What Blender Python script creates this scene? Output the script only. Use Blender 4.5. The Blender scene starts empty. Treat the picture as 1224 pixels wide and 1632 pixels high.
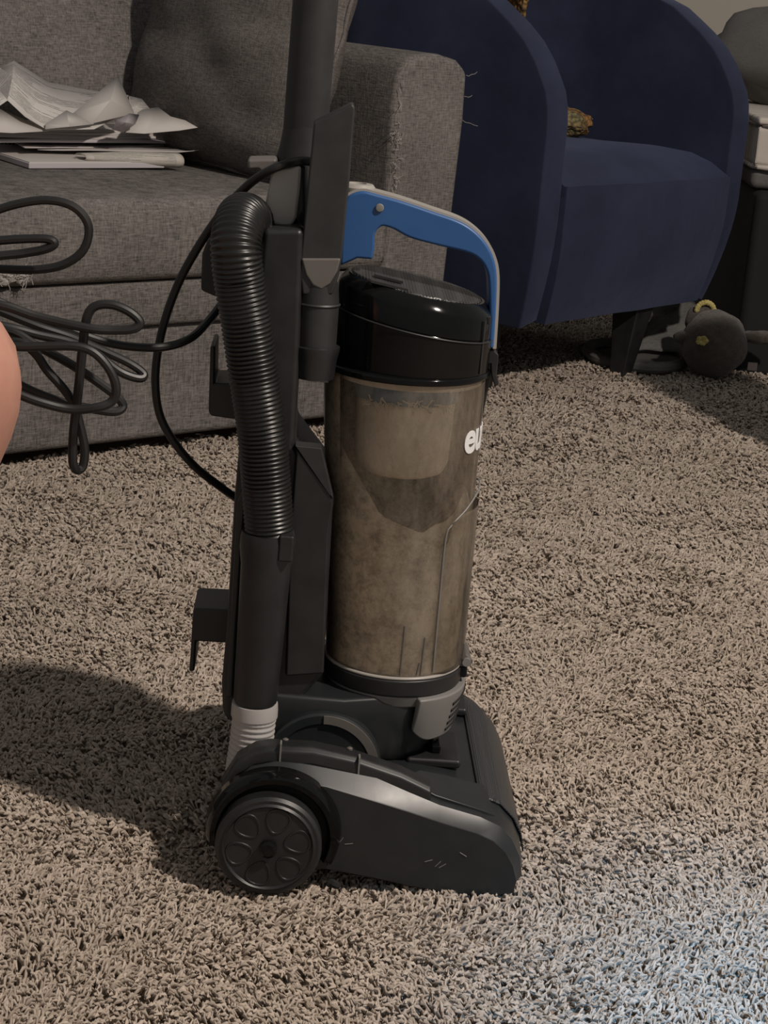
import bpy, bmesh, math, random
import numpy as np
from mathutils import Vector, Matrix, Euler, noise
R = math.radians
random.seed(7)
rng = np.random.default_rng(11)
SC = bpy.context.scene
COL = SC.collection

# ------------------------------------------------------------------ camera, light, exposure
FOC, CAM_H, PITCH, ROLL, PW, PH = 3000.0, 0.873, R(16.1), R(4.8), 1224, 1632
FWD = Vector((0, math.cos(PITCH), -math.sin(PITCH)))
R0 = Vector((1, 0, 0)); U0 = Vector((0, math.sin(PITCH), math.cos(PITCH)))
RT = R0 * math.cos(ROLL) + U0 * math.sin(ROLL)
UP = U0 * math.cos(ROLL) - R0 * math.sin(ROLL)
EYE = Vector((0, 0, CAM_H))
cam = bpy.data.cameras.new('camera'); cam_o = bpy.data.objects.new('camera', cam); COL.objects.link(cam_o)
cam.sensor_fit = 'VERTICAL'; cam.sensor_height = 24.0; cam.lens = FOC / PH * 24.0
cam.clip_start = 0.05; cam.clip_end = 60
cam_o.matrix_world = Matrix((( RT.x, UP.x, -FWD.x, EYE.x), (RT.y, UP.y, -FWD.y, EYE.y), (RT.z, UP.z, -FWD.z, EYE.z), (0, 0, 0, 1)))
SC.camera = cam_o

SC.view_settings.view_transform = 'Standard'
SC.view_settings.look = 'None'
SC.view_settings.gamma = 1.0
SC.view_settings.exposure = 0.0
SC.view_settings.use_curve_mapping = False
W = bpy.data.worlds.new('world'); SC.world = W; W.use_nodes = True
bg = W.node_tree.nodes['Background']; bg.inputs[0].default_value = (1.0, 0.98, 0.96, 1); bg.inputs[1].default_value = 0.20

def lamp(name, kind, loc, energy, color, **kw):
    l = bpy.data.lights.new(name, kind); l.energy = energy; l.color = color
    for k, v in kw.items(): setattr(l, k, v)
    o = bpy.data.objects.new(name, l); o.location = loc; COL.objects.link(o); return o
def aim(o, target):
    o.rotation_euler = (Vector(target) - o.location).to_track_quat('-Z', 'Y').to_euler()
# the room's warm ceiling lamp, right of the camera
lamp('ceiling_lamp', 'POINT', (1.75, 0.70, 2.95), 400, (1.0, 0.885, 0.785), shadow_soft_size=0.09)
# unseen cool blue spot added behind the camera to tint the near right carpet
blue_spot = lamp('added_blue_spot', 'SPOT', (0.95, -0.9, 2.0), 600, (0.20, 0.56, 1.0), shadow_soft_size=0.12, spot_size=R(15), spot_blend=1.0)
aim(blue_spot, (0.48, 1.27, 0.0))

# ------------------------------------------------------------------ pixel -> place helpers (on real planes)
def ray(px, py): return FWD + RT * ((px - PW / 2) / FOC) - UP * ((py - PH / 2) / FOC)
def on_z(px, py, z=0.0):
    d = ray(px, py); return EYE + d * ((z - CAM_H) / d.z)
def at_y(px, py, y):
    d = ray(px, py); return EYE + d * (y / d.y)
class Frame:
    def __init__(s, o, deg):
        s.o = Vector(o); a = R(deg); s.a = a
        s.x = Vector((math.cos(a), math.sin(a), 0)); s.y = Vector((-math.sin(a), math.cos(a), 0))
    def loc(s, w):
        d = w - s.o; return Vector((d.dot(s.x), d.dot(s.y), d.z))
    def P(s, px, py, y):            # pixel seen on the frame's plane y = const
        d = ray(px, py); p0 = s.o + s.y * y
        return s.loc(EYE + d * ((p0 - EYE).dot(s.y) / d.dot(s.y)))
    def X(s, px, py, x):
        d = ray(px, py); p0 = s.o + s.x * x
        return s.loc(EYE + d * ((p0 - EYE).dot(s.x) / d.dot(s.x)))
    def Z(s, px, py, z): return s.loc(on_z(px, py, z))
VAC = Frame((0.032, 1.845, 0), 3)
SOFA = Frame((-0.653, 3.061, 0), 42)
CHAIR = Frame((0.527, 4.240, 0), 52)
WORLD = Frame((0, 0, 0), 0)

# ------------------------------------------------------------------ mesh helpers
class MB:
    def __init__(s): s.v = []; s.f = []; s.uv = {}
    def add(s, vs, fs):
        k = len(s.v); s.v += [tuple(x) for x in vs]; s.f += [tuple(i + k for i in f) for f in fs]; return s
    def box(s, x0, x1, y0, y1, z0, z1):
        v = [(x, y, z) for x in (x0, x1) for y in (y0, y1) for z in (z0, z1)]
        return s.add(v, [(0, 1, 3, 2), (4, 6, 7, 5), (0, 4, 5, 1), (2, 3, 7, 6), (0, 2, 6, 4), (1, 5, 7, 3)])
    def prism(s, prof, y0, y1):     # prof: (x, z) outline, extruded along y
        n = len(prof); v = [(p[0], y0, p[1]) for p in prof] + [(p[0], y1, p[1]) for p in prof]
        f = [tuple(range(n))[::-1], tuple(range(n, 2 * n))] + [(i, (i + 1) % n, n + (i + 1) % n, n + i) for i in range(n)]
        return s.add(v, f)
    def loft(s, rings, cap0=True, cap1=True, closed=True):
        n = len(rings[0]); v = [p for r in rings for p in r]; f = []
        for k in range(len(rings) - 1):
            for i in range(n if closed else n - 1):
                j = (i + 1) % n; f.append((k * n + i, k * n + j, (k + 1) * n + j, (k + 1) * n + i))
        if cap0: f.append(tuple(range(n))[::-1])
        if cap1: f.append(tuple(range((len(rings) - 1) * n, len(rings) * n)))
        return s.add(v, f)
    def lathe(s, prof, org=(0, 0, 0), axis='z', segs=40, a0=0, a1=360, cap=True):
        org = Vector(org); full = abs(a1 - a0) >= 360; m = segs if full else segs + 1; rings = []
        for r, h in prof:
            ring = []
            for i in range(m):
                a = R(a0 + (a1 - a0) * i / segs); c, t = r * math.cos(a), r * math.sin(a)
                ring.append(org + (Vector((c, t, h)) if axis == 'z' else Vector((c, h, t)) if axis == 'y' else Vector((h, c, t))))
            rings.append(ring)
        return s.loft(rings, cap and full, cap and full, full)
    def tube(s, path, rad, segs=14, cap=True):
        path = [Vector(p) for p in path]; n = len(path); rings = []; nrm = None
        for i, p in enumerate(path):
            t = (path[min(i + 1, n - 1)] - path[max(i - 1, 0)]).normalized()
            if nrm is None:
                nrm = Vector((0, 0, 1)) if abs(t.z) < .9 else Vector((1, 0, 0))
            nrm = (nrm - t * nrm.dot(t)).normalized(); b = t.cross(nrm)
            r = rad[i] if isinstance(rad, (list, tuple)) else rad
            rings.append([p + nrm * (r * math.cos(2 * math.pi * k / segs)) + b * (r * math.sin(2 * math.pi * k / segs)) for k in range(segs)])
        return s.loft(rings, cap, cap)
    def grid(s, fn, nu, nv, uv=True):
        k = len(s.v); v = []; f = []
        for j in range(nv + 1):
            for i in range(nu + 1): v.append(fn(i / nu, j / nv)); s.uv[k + j * (nu + 1) + i] = (i / nu, j / nv)
        for j in range(nv):
            for i in range(nu):
                a = j * (nu + 1) + i; f.append((a, a + 1, a + nu + 2, a + nu + 1))
        return s.add(v, f)
    def build(s, name, m, parent=None, bevel=0, segs=2, sharp=35, subsurf=0, solid=0, recalc=True):
        me = bpy.data.meshes.new(name); me.from_pydata(s.v, [], s.f)
        if recalc:
            bm = bmesh.new(); bm.from_mesh(me); bmesh.ops.recalc_face_normals(bm, faces=bm.faces); bm.to_mesh(me); bm.free()
        me.materials.append(m)
        if s.uv:
            ul = me.uv_layers.new(name='UVMap')
            for lp in me.loops: ul.data[lp.index].uv = s.uv.get(lp.vertex_index, (0, 0))
        me.shade_smooth()
        if not bevel and not subsurf: me.set_sharp_from_angle(angle=R(sharp))
        o = bpy.data.objects.new(name, me); COL.objects.link(o)
        if parent is not None: o.parent = parent
        if solid:
            d = o.modifiers.new('solid', 'SOLIDIFY'); d.thickness = solid; d.offset = 0
        if bevel:
            b = o.modifiers.new('bevel', 'BEVEL'); b.width = bevel; b.segments = segs; b.limit_method = 'ANGLE'; b.angle_limit = R(30); b.harden_normals = True
        if subsurf:
            q = o.modifiers.new('sub', 'SUBSURF'); q.levels = subsurf; q.render_levels = subsurf
        return o
def tag(o, label, cat, group=None, kind=None):
    if label: o['label'] = label
    if cat: o['category'] = cat
    if group: o['group'] = group
    if kind: o['kind'] = kind
    return o
def thing(name, label, cat, frame=None, group=None):
    o = bpy.data.objects.new(name, None); o.empty_display_size = .05; COL.objects.link(o)
    if frame: o.location = frame.o; o.rotation_euler = (0, 0, frame.a)
    return tag(o, label, cat, group)
def smooth(pts, n=8, closed=False):
    pts = [Vector(p) for p in pts]; out = []; m = len(pts)
    for i in range(m - 1):
        p0, p1, p2, p3 = pts[max(i - 1, 0)], pts[i], pts[i + 1], pts[min(i + 2, m - 1)]
        for k in range(n):
            t = k / n
            out.append(.5 * ((2 * p1) + (p2 - p0) * t + (2 * p0 - 5 * p1 + 4 * p2 - p3) * t * t + (3 * p1 - p0 - 3 * p2 + p3) * t ** 3))
    out.append(pts[-1]); return out
def interp(t, ks):
    for (a, va), (b, vb) in zip(ks, ks[1:]):
        if t <= b:
            u = 0 if b == a else max(0, min(1, (t - a) / (b - a))); return va + (vb - va) * u
    return ks[-1][1]

# ------------------------------------------------------------------ materials
class N:
    def __init__(s, name):
        s.m = bpy.data.materials.new(name); s.m.use_nodes = True; s.t = s.m.node_tree; s.p = s.t.nodes['Principled BSDF']; s.out = s.t.nodes['Material Output']
    def n(s, kind, **kw):
        o = s.t.nodes.new(kind)
        for k, v in kw.items():
            if k in o.inputs.keys(): o.inputs[k].default_value = v
            else: setattr(o, k, v)
        return o
    def l(s, a, b): s.t.links.new(a, b)
    def coord(s, which='Object', scale=(1, 1, 1), rot=(0, 0, 0)):
        c = s.n('ShaderNodeTexCoord'); mp = s.n('ShaderNodeMapping'); mp.inputs['Scale'].default_value = scale; mp.inputs['Rotation'].default_value = rot
        s.l(c.outputs[which], mp.inputs['Vector']); return mp.outputs['Vector']
    def noise(s, vec, scale, detail=3, rough=.6):
        o = s.n('ShaderNodeTexNoise'); o.inputs['Scale'].default_value = scale; o.inputs['Detail'].default_value = detail; o.inputs['Roughness'].default_value = rough
        s.l(vec, o.inputs['Vector']); return o.outputs['Fac']
    def ramp(s, fac, stops):
        o = s.n('ShaderNodeValToRGB'); e = o.color_ramp.elements
        while len(e) < len(stops): e.new(.5)
        for q, (pos, c) in zip(e, stops): q.position = pos; q.color = (*c, 1) if len(c) == 3 else c
        s.l(fac, o.inputs['Fac']); return o.outputs['Color']
    def mix(s, fac, a, b, mode='MIX'):
        o = s.n('ShaderNodeMix'); o.data_type = 'RGBA'; o.blend_type = mode
        for i, x in ((0, fac), (6, a), (7, b)):
            if hasattr(x, 'links'): s.l(x, o.inputs[i])
            else: o.inputs[i].default_value = x if i == 0 else (*x, 1)
        return o.outputs[2]
    def math(s, op, a, b=0.0):
        o = s.n('ShaderNodeMath'); o.operation = op
        for i, x in enumerate((a, b)):
            if hasattr(x, 'links'): s.l(x, o.inputs[i])
            else: o.inputs[i].default_value = x
        return o.outputs[0]
    def bump(s, h, strength=.3, dist=.002):
        o = s.n('ShaderNodeBump'); o.inputs['Strength'].default_value = strength; o.inputs['Distance'].default_value = dist
        s.l(h, o.inputs['Height']); s.l(o.outputs['Normal'], s.p.inputs['Normal'])
    def set(s, color=None, rough=None, **kw):
        if color is not None:
            if hasattr(color, 'links'): s.l(color, s.p.inputs['Base Color'])
            else: s.p.inputs['Base Color'].default_value = (*color, 1)
        if rough is not None:
            if hasattr(rough, 'links'): s.l(rough, s.p.inputs['Roughness'])
            else: s.p.inputs['Roughness'].default_value = rough
        for k, v in kw.items(): s.p.inputs[k].default_value = v
        return s

def plastic(name, c, rough, dust=.25, bump=.05):
    q = N(name); v = q.coord()
    f = q.noise(v, 30, 4); d = tuple(x + dust * .045 for x in c)
    q.set(q.mix(q.ramp(f, [(.35, (0, 0, 0)), (.75, (1, 1, 1))]), c, d), q.math('ADD', q.math('MULTIPLY', f, .12), rough - .06))
    q.bump(q.noise(v, 900, 2), bump, .0004); return q.m
M = {}
M['black'] = plastic('black_plastic', (.012, .0125, .0135), .42)
M['matte'] = plastic('matte_black_plastic', (.017, .017, .018), .60)
M['gloss'] = plastic('gloss_black_plastic', (.005, .0053, .0057), .10, .04, .0); M['gloss'].node_tree.nodes['Principled BSDF'].inputs['Specular IOR Level'].default_value = .22
M['sidegloss'] = plastic('satin_black_plastic', (.016, .019, .021), .38, .15, .02)
M['hose'] = plastic('hose_black', (.009, .009, .0085), .34, .05, 0)
M['tool'] = plastic('charcoal_plastic', (.021, .0215, .022), .5)
M['grey'] = plastic('grey_plastic', (.20, .195, .185), .5, .3)
M['greydark'] = plastic('dark_grey_plastic', (.12, .11, .10), .5, .3)
M['silver'] = plastic('silver_plastic', (.36, .34, .31), .32)
M['white_hose'] = plastic('white_hose_plastic', (.42, .40, .39), .45)
M['blue'] = plastic('blue_plastic', (.024, .095, .27), .42, .1)
M['cord'] = plastic('cord_rubber', (.012, .012, .012), .45, .05, 0)
M['white'] = plastic('white_print', (.8, .8, .8), .5, 0, 0)
M['dark'] = plastic('dark_void', (.010, .010, .010), .8, 0, 0)
M['skirt'] = plastic('black_cloth', (.009, .010, .011), .9, .05)

def fabric(name, c0, c1, scale, bump=.5, dist=.002, sheen=.0):
    q = N(name)
    a = q.noise(q.coord(scale=(1, 1, 7)), scale, 3, .7); b = q.noise(q.coord(scale=(7, 7, 1)), scale, 3, .7)
    big = q.noise(q.coord(), 6, 2)
    f = q.math('ADD', q.math('MULTIPLY', q.math('ADD', a, b), .42), q.math('MULTIPLY', big, .16))
    q.set(q.ramp(f, [(.36, c0), (.64, c1)]), .95); q.p.inputs['Specular IOR Level'].default_value = .15
    if sheen: q.p.inputs['Sheen Weight'].default_value = sheen
    q.bump(f, bump, dist); return q.m
M['sofa'] = fabric('sofa_linen', (.060, .056, .053), (.265, .243, .228), 52, .7, .004)
M['pillow'] = fabric('pillow_linen', (.060, .055, .052), (.22, .20, .187), 60, .7, .004)
M['bedgrey'] = fabric('grey_cotton', (.11, .105, .10), (.15, .145, .14), 60, .2)
M['fray'] = fabric('frayed_yarn', (.30, .28, .26), (.46, .43, .40), 60, .2)
M['greycloth'] = fabric('grey_felt', (.10, .10, .095), (.19, .185, .175), 60, .4)
def velvet():
    q = N('blue_velvet'); v = q.coord(); f = q.noise(v, 5, 4, .6); g = q.noise(v, 400, 2)
    q.set(q.ramp(f, [(.3, (.013, .017, .036)), (.7, (.026, .033, .068))]), .8)
    q.p.inputs['Sheen Weight'].default_value = .35; q.p.inputs['Sheen Roughness'].default_value = .45; q.p.inputs['Sheen Tint'].default_value = (.42, .50, .80, 1)
    q.p.inputs['Specular IOR Level'].default_value = .2
    q.bump(q.math('ADD', f, q.math('MULTIPLY', g, .05)), .35, .01); return q.m
M['velvet'] = velvet()
def mattress():
    q = N('mattress_white'); q.set(q.ramp(q.noise(q.coord(scale=(1, 14, 1.5)), 3, 3), [(.35, (.47, .43, .385)), (.7, (.64, .59, .53))]), .9)
    q.bump(q.noise(q.coord(scale=(1, 14, 1.5)), 3, 2), .6, .02); return q.m
M['mattress'] = mattress()
def skin():
    q = N('skin'); v = q.coord()
    q.set(q.ramp(q.noise(v, 22, 4), [(.3, (.50, .245, .18)), (.7, (.58, .31, .235))]), .5)
    q.p.inputs['Subsurface Weight'].default_value = .2; q.p.inputs['Subsurface Radius'].default_value = (.012, .005, .003); q.p.inputs['Subsurface Scale'].default_value = .4
    q.bump(q.noise(v, 350, 3), .12, .001); return q.m
M['skin'] = skin()
def carpet(island):
    q = N('carpet_tuft' if island else 'carpet_backing'); v = q.coord()
    big = q.noise(v, 3.0, 4, .6)
    base = q.ramp(big, [(.3, (.43, .365, .305)), (.7, (.525, .45, .38))])
    if island:
        g = q.n('ShaderNodeNewGeometry')
        var = q.ramp(g.outputs['Random Per Island'], [(0, (.74, .72, .69)), (.5, (.97, .97, .97)), (1, (1.18, 1.18, 1.18))])
        base = q.mix(1.0, base, var, 'MULTIPLY')
    else:
        base = q.mix(1.0, base, (.75, .72, .69), 'MULTIPLY')
    q.set(base, .95); q.p.inputs['Specular IOR Level'].default_value = .1
    if not island: q.bump(q.noise(v, 160, 3), 1.0, .006)
    return q.m
M['tuft'] = carpet(True); M['backing'] = carpet(False)
def wall():
    q = N('wall_paint'); v = q.coord(); q.set((.42, .385, .34), .9); q.bump(q.noise(v, 60, 3), .2, .002); return q.m
M['wall'] = wall()
def paper(name, printed=0.0, tint=(.62, .59, .56), rows=34, dark=(.10, .10, .10)):
    q = N(name)
    if printed:
        uv = q.n('ShaderNodeTexCoord').outputs['UV']; sep = q.n('ShaderNodeSeparateXYZ'); q.l(uv, sep.inputs[0]); x, y = sep.outputs[0], sep.outputs[1]
        row = q.math('GREATER_THAN', q.math('FRACT', q.math('MULTIPLY', y, rows)), .55)
        mp = q.n('ShaderNodeMapping'); mp.inputs['Scale'].default_value = (1, rows * .25, 1); q.l(uv, mp.inputs['Vector'])
        words = q.math('GREATER_THAN', q.noise(mp.outputs[0], 26, 1), .42)
        para = q.math('GREATER_THAN', q.noise(mp.outputs[0], 2.2, 0), .40)
        mx = q.math('MULTIPLY', q.math('GREATER_THAN', x, .08), q.math('LESS_THAN', x, .92))
        my = q.math('MULTIPLY', q.math('GREATER_THAN', y, .06), q.math('LESS_THAN', y, .94))
        f = q.math('MULTIPLY', q.math('MULTIPLY', row, words), q.math('MULTIPLY', q.math('MULTIPLY', mx, my), para))
        q.set(q.mix(q.math('MULTIPLY', f, printed), tint, dark), .8)
    else:
        q.set(tint, .8)
    q.p.inputs['Specular IOR Level'].default_value = .2
    return q.m
M['paper'] = paper('paper_white', 0, (.58, .55, .52)); M['paperlilac'] = paper('paper_lilac', 0, (.50, .465, .485))
M['print'] = paper('paper_printed', .8); M['print2'] = paper('paper_fine_print', .55, (.50, .47, .46), 60)
M['news'] = paper('paper_newsprint', .6, (.50, .47, .42), 26)
def dust(name, lo, hi, scale=28):
    q = N(name); v = q.coord(); f = q.math('ADD', q.math('MULTIPLY', q.noise(v, scale, 6, .72), .6), q.math('MULTIPLY', q.noise(v, scale * 5, 5, .75), .4))
    q.set(q.ramp(f, [(.40, lo), (.56, hi)]), 1.0); q.p.inputs['Specular IOR Level'].default_value = .05
    q.bump(q.noise(v, 140, 5, .7), .8, .003); return q.m
M['dust'] = dust('packed_dust', (.35, .28, .205), (.88, .755, .59))
M['dustcone'] = dust('dusty_cone', (.60, .50, .385), (.74, .63, .50), 14)
M['bandblue'] = dust('dusty_blue_grey_band', (.11, .17, .23), (.20, .27, .33), 20)
def clear():
    q = N('dusty_clear_plastic'); t = q.t; v = q.coord()
    tr = q.n('ShaderNodeBsdfTransparent'); tr.inputs[0].default_value = (.97, .955, .93, 1)
    df = q.n('ShaderNodeBsdfDiffuse'); q.l(q.ramp(q.noise(v, 30, 5), [(.3, (.54, .455, .355)), (.7, (.68, .58, .46))]), df.inputs[0])
    fac = q.ramp(q.noise(q.coord(scale=(1, 1, .35)), 20, 6, .7), [(.40, (.05, .05, .05)), (.72, (.32, .32, .32))])
    m1 = q.n('ShaderNodeMixShader'); q.l(fac, m1.inputs[0]); q.l(tr.outputs[0], m1.inputs[1]); q.l(df.outputs[0], m1.inputs[2])
    gl = q.n('ShaderNodeBsdfGlossy'); gl.inputs['Roughness'].default_value = .12
    fr = q.n('ShaderNodeFresnel'); fr.inputs[0].default_value = 1.38
    m2 = q.n('ShaderNodeMixShader'); q.l(fr.outputs[0], m2.inputs[0]); q.l(m1.outputs[0], m2.inputs[1]); q.l(gl.outputs[0], m2.inputs[2])
    q.l(m2.outputs[0], q.out.inputs[0]); return q.m
M['clear'] = clear()
def grille(name, c, rough, sc):
    q = N(name); v = q.coord(); w = q.n('ShaderNodeTexVoronoi'); w.inputs['Scale'].default_value = sc; w.inputs['Randomness'].default_value = .1; q.l(v, w.inputs['Vector'])
    d = q.ramp(w.outputs['Distance'], [(.25, (1, 1, 1)), (.5, (0, 0, 0))])
    q.set(q.mix(d, tuple(x * 1.5 for x in c), tuple(x * .5 for x in c)), rough); q.bump(d, .8, .001); return q.m
M['grille'] = grille('vent_mesh_plastic', (.03, .03, .031), .38, 330)
M['grip'] = grille('dotted_plastic', (.026, .028, .03), .36, 420)
def plush():
    q = N('brown_plush'); v = q.coord(); f = q.noise(v, 60, 4); q.set(q.ramp(f, [(.3, (.05, .04, .033)), (.7, (.11, .088, .072))]), 1.0)
    q.p.inputs['Sheen Weight'].default_value = .3; q.bump(q.noise(v, 300, 4), 1, .004); return q.m
M['plush'] = plush()
def crochet():
    q = N('crochet_yarn'); v = q.coord(); f = q.noise(v, 9, 2); w = q.n('ShaderNodeTexVoronoi'); w.inputs['Scale'].default_value = 95; q.l(v, w.inputs['Vector'])
    c = q.ramp(f, [(.40, (.26, .23, .11)), (.52, (.34, .17, .045)), (.62, (.38, .15, .04))])
    q.set(q.mix(q.ramp(w.outputs['Distance'], [(.25, (0, 0, 0)), (.75, (.8, .8, .8))]), c, (.03, .022, .015)), .95); q.bump(w.outputs['Distance'], 1, .006)
    return q.m
M['crochet'] = crochet()
M['gold'] = dust('gold_yellow_trim', (.30, .24, .07), (.60, .52, .22), 60)
M['tagpink'] = paper('cloth_tag', 0, (.40, .33, .32))

# ------------------------------------------------------------------ the setting
fl = MB().grid(lambda u, v: (-3.2 + 6.4 * u, -1.0 + 7.6 * v, -.010), 8, 8).build('floor', M['backing']); fl['kind'] = 'structure'
w = MB().box(-3.2, 3.2, 6.6, 6.7, -.01, 2.7).build('wall_back', M['wall']); w['kind'] = 'structure'
b = MB().prism([(0, 0), (.014, 0), (.014, .07), (.008, .085), (0, .085)], 0, 6.4).build('baseboard_back', M['mattress'])
b.rotation_euler = (0, 0, R(-90)); b.location = (-3.2, 6.6, -.01); b['kind'] = 'structure'

def in_poly_keepout(x, y):
    # nothing visible grows under the sofa
    d = (x - SOFA.o.x) * SOFA.y.x + (y - SOFA.o.y) * SOFA.y.y
    t = (x - SOFA.o.x) * SOFA.x.x + (y - SOFA.o.y) * SOFA.x.y
    return (d > .06) & (t < .96)
def make_pile():
    xs, ys, sz = [], [], []
    def area(y0, y1, dens, s):
        n = int((y1 - y0) * 3.0 * dens); x = rng.uniform(-1.3, 1.7, n); y = rng.uniform(y0, y1, n)
        hw = .235 * y + .20; k = (x > .02 - hw) & (x < hw + .12) & ~in_poly_keepout(x, y)
        xs.append(x[k]); ys.append(y[k]); sz.append(np.full(k.sum(), s))
    area(1.15, 1.75, 60000, .78); area(1.75, 2.5, 50000, .84); area(2.5, 3.4, 33000, .98); area(3.4, 5.2, 20000, 1.1)
    x = np.concatenate(xs); y = np.concatenate(ys); s = np.concatenate(sz); n = len(x)
    # coherent lie direction from a few sines, plus individual scatter
    az = .5 + 2.2 * np.sin(7.1 * x + 3.3 * y) + 1.9 * np.sin(11.3 * y - 5.7 * x + 1) + rng.normal(0, .9, n)
    tilt = rng.uniform(.75, 1.5, n); L = rng.uniform(.010, .017, n) * s; wd = rng.uniform(.0021, .0030, n) * s
    clump = .0020 * (np.sin(23 * x + 4 * np.sin(17 * y)) + np.sin(29 * y + 3 * np.sin(13 * x)))
    dx, dy = np.cos(az), np.sin(az); curl = rng.normal(0, .8, n)
    rings = []
    for t, wf in ((0., .9), (.55, 1.1), (1., .45)):
        bend = az + curl * t
        r = L * np.sin(tilt) * t; h = -.008 + L * (np.cos(tilt) * t + .35 * np.sin(math.pi * min(1, t * .9))) + clump
        px = x + np.cos(bend) * r; py = y + np.sin(bend) * r; ox, oy = -np.sin(bend), np.cos(bend)
        for k in range(3):
            a = math.pi * 2 / 3 * k - math.pi / 6
            rings.append(np.stack([px + ox * wd * wf * math.cos(a), py + oy * wd * wf * math.cos(a), h + wd * wf * math.sin(a)], 1))
    V = np.stack(rings, 1).reshape(-1, 3)
    q = []
    for lev in range(2):
        for k in range(3): q.append((lev * 3 + k, lev * 3 + (k + 1) % 3, lev * 3 + 3 + (k + 1) % 3, lev * 3 + 3 + k))
    q = np.array(q); Fq = (q[None] + (np.arange(n) * 9)[:, None, None]).reshape(-1, 4)
    me = bpy.data.meshes.new('carpet_pile'); me.vertices.add(len(V)); me.vertices.foreach_set('co', V.astype(np.float32).ravel())
    me.loops.add(Fq.size); me.loops.foreach_set('vertex_index', Fq.astype(np.int32).ravel())
    me.polygons.add(len(Fq)); me.polygons.foreach_set('loop_start', (np.arange(len(Fq)) * 4).astype(np.int32))
    me.update(calc_edges=True); me.shade_smooth(); me.materials.append(M['tuft'])
    o = bpy.data.objects.new('carpet_pile', me); COL.objects.link(o)
    tag(o, 'beige shaggy twisted carpet pile covering the floor', 'carpet', kind='stuff')
make_pile()
lint = MB().tube(smooth([(0, 0, 0), (.004, .002, .003), (.009, -.001, .002), (.012, .003, .0)], 3), [.002, .003, .004, .004, .004, .0042, .004, .0035, .003, .002], 7).build('lint_clump', M['dark'])
lint.location = on_z(521, 1412, .006); tag(lint, 'tiny dark clump of lint on the carpet beside the vacuum wheel', 'lint')

# ------------------------------------------------------------------ sofa
so = thing('sofa', 'grey woven fabric sofa with a scratched arm, behind the vacuum', 'sofa', SOFA)
def cushion_box(x0, x1, y0, y1, z0, z1, puff=.012, n=10):
    m = MB(); c = Vector(((x0 + x1) / 2, (y0 + y1) / 2, (z0 + z1) / 2))
    b = bmesh.new(); bmesh.ops.create_cube(b, size=1); bmesh.ops.subdivide_edges(b, edges=b.edges[:], cuts=n, use_grid_fill=True)
    for v in b.verts:
        a = v.co * 2; p = [1 - abs(a[i]) ** 3 for i in range(3)]
        v.co = Vector((c.x + a.x * (x1 - x0) / 2 + puff * math.copysign(1, a.x) * (abs(a.x) > .99) * p[1] * p[2],
                       c.y + a.y * (y1 - y0) / 2 + puff * math.copysign(1, a.y) * (abs(a.y) > .99) * p[0] * p[2],
                       c.z + a.z * (z1 - z0) / 2 + puff * math.copysign(1, a.z) * (abs(a.z) > .99) * p[0] * p[1]))
    m.v = [tuple(v.co) for v in b.verts]; b.verts.index_update(); m.f = [tuple(v.index for v in f.verts) for f in b.faces]; b.free(); return m
MB().box(-1.25, .82, .012, .80, .025, .236).build('base_panel', M['sofa'], so, bevel=.015, segs=3)
cushion_box(-1.25, .82, .0, .80, .236, .316, .006).build('front_rail', M['sofa'], so, bevel=.02, segs=4)
cushion_box(-1.22, .818, -.012, .66, .320, .462, .014).build('seat_cushion', M['sofa'], so, bevel=.035, segs=5)
def arm_mesh():
    m = MB(); prof = [(.824, .025), (.822, .35), (.820, .60), (.822, .672), (.836, .706), (.870, .722), (.93, .722), (.975, .713), (1.004, .692), (1.006, .60), (.996, .35), (.985, .025)]
    return m.prism(prof, .0, .90)
arm = arm_mesh().build('arm', M['sofa'], so, bevel=.016, segs=4)
MB().prism([(-1.42, .025), (-1.42, .70), (-1.25, .70), (-1.25, .025)], 0, .9).build('arm', M['sofa'], so, bevel=.02, segs=3)
MB().box(-1.25, .82, .80, .96, .025, .82).build('back_frame', M['sofa'], so, bevel=.03, segs=3)
def back_c(x0, x1):
    m = cushion_box(x0, x1, .56, .74, .47, .95, .03)
    m.v = [(x, y + (z - .47) * .28, z) for x, y, z in m.v]; return m
back_c(-.22, .81).build('back_cushion', M['sofa'], so, bevel=.03, segs=4)
back_c(-1.22, -.23).build('back_cushion', M['sofa'], so, bevel=.03, segs=4)
# frayed threads along the scratched front edge of the arm
m = MB()
def thread(p, d, l, r=.0007):
    q = [Vector(p)]; d = Vector(d).normalized()
    for k in range(4):
        d = (d + Vector((random.uniform(-.6, .6), random.uniform(-.3, .3), random.uniform(-.6, .6)))).normalized(); q.append(q[-1] + d * l / 4)
    m.tube(q, r, 5)
for k in range(44):
    z = random.choice((.49, .52, .565, .57, .64)) + random.gauss(0, .012); thread((.826 + random.uniform(-.004, .012), -.002, z), (random.uniform(-1, 1), -.35, random.uniform(-1, 1)), random.uniform(.008, .024), .0006)
for z, l in ((.685, .03), (.645, .02), (.60, .035)): thread((1.000, .004, z), (1, -.3, random.uniform(-.8, .5)), l, .0004)
fr = m.build('frayed_threads', M['fray'], so); fr['kind'] = 'stuff'; fr['label'] = 'pale frayed threads along the scratched arm edge'
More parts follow.
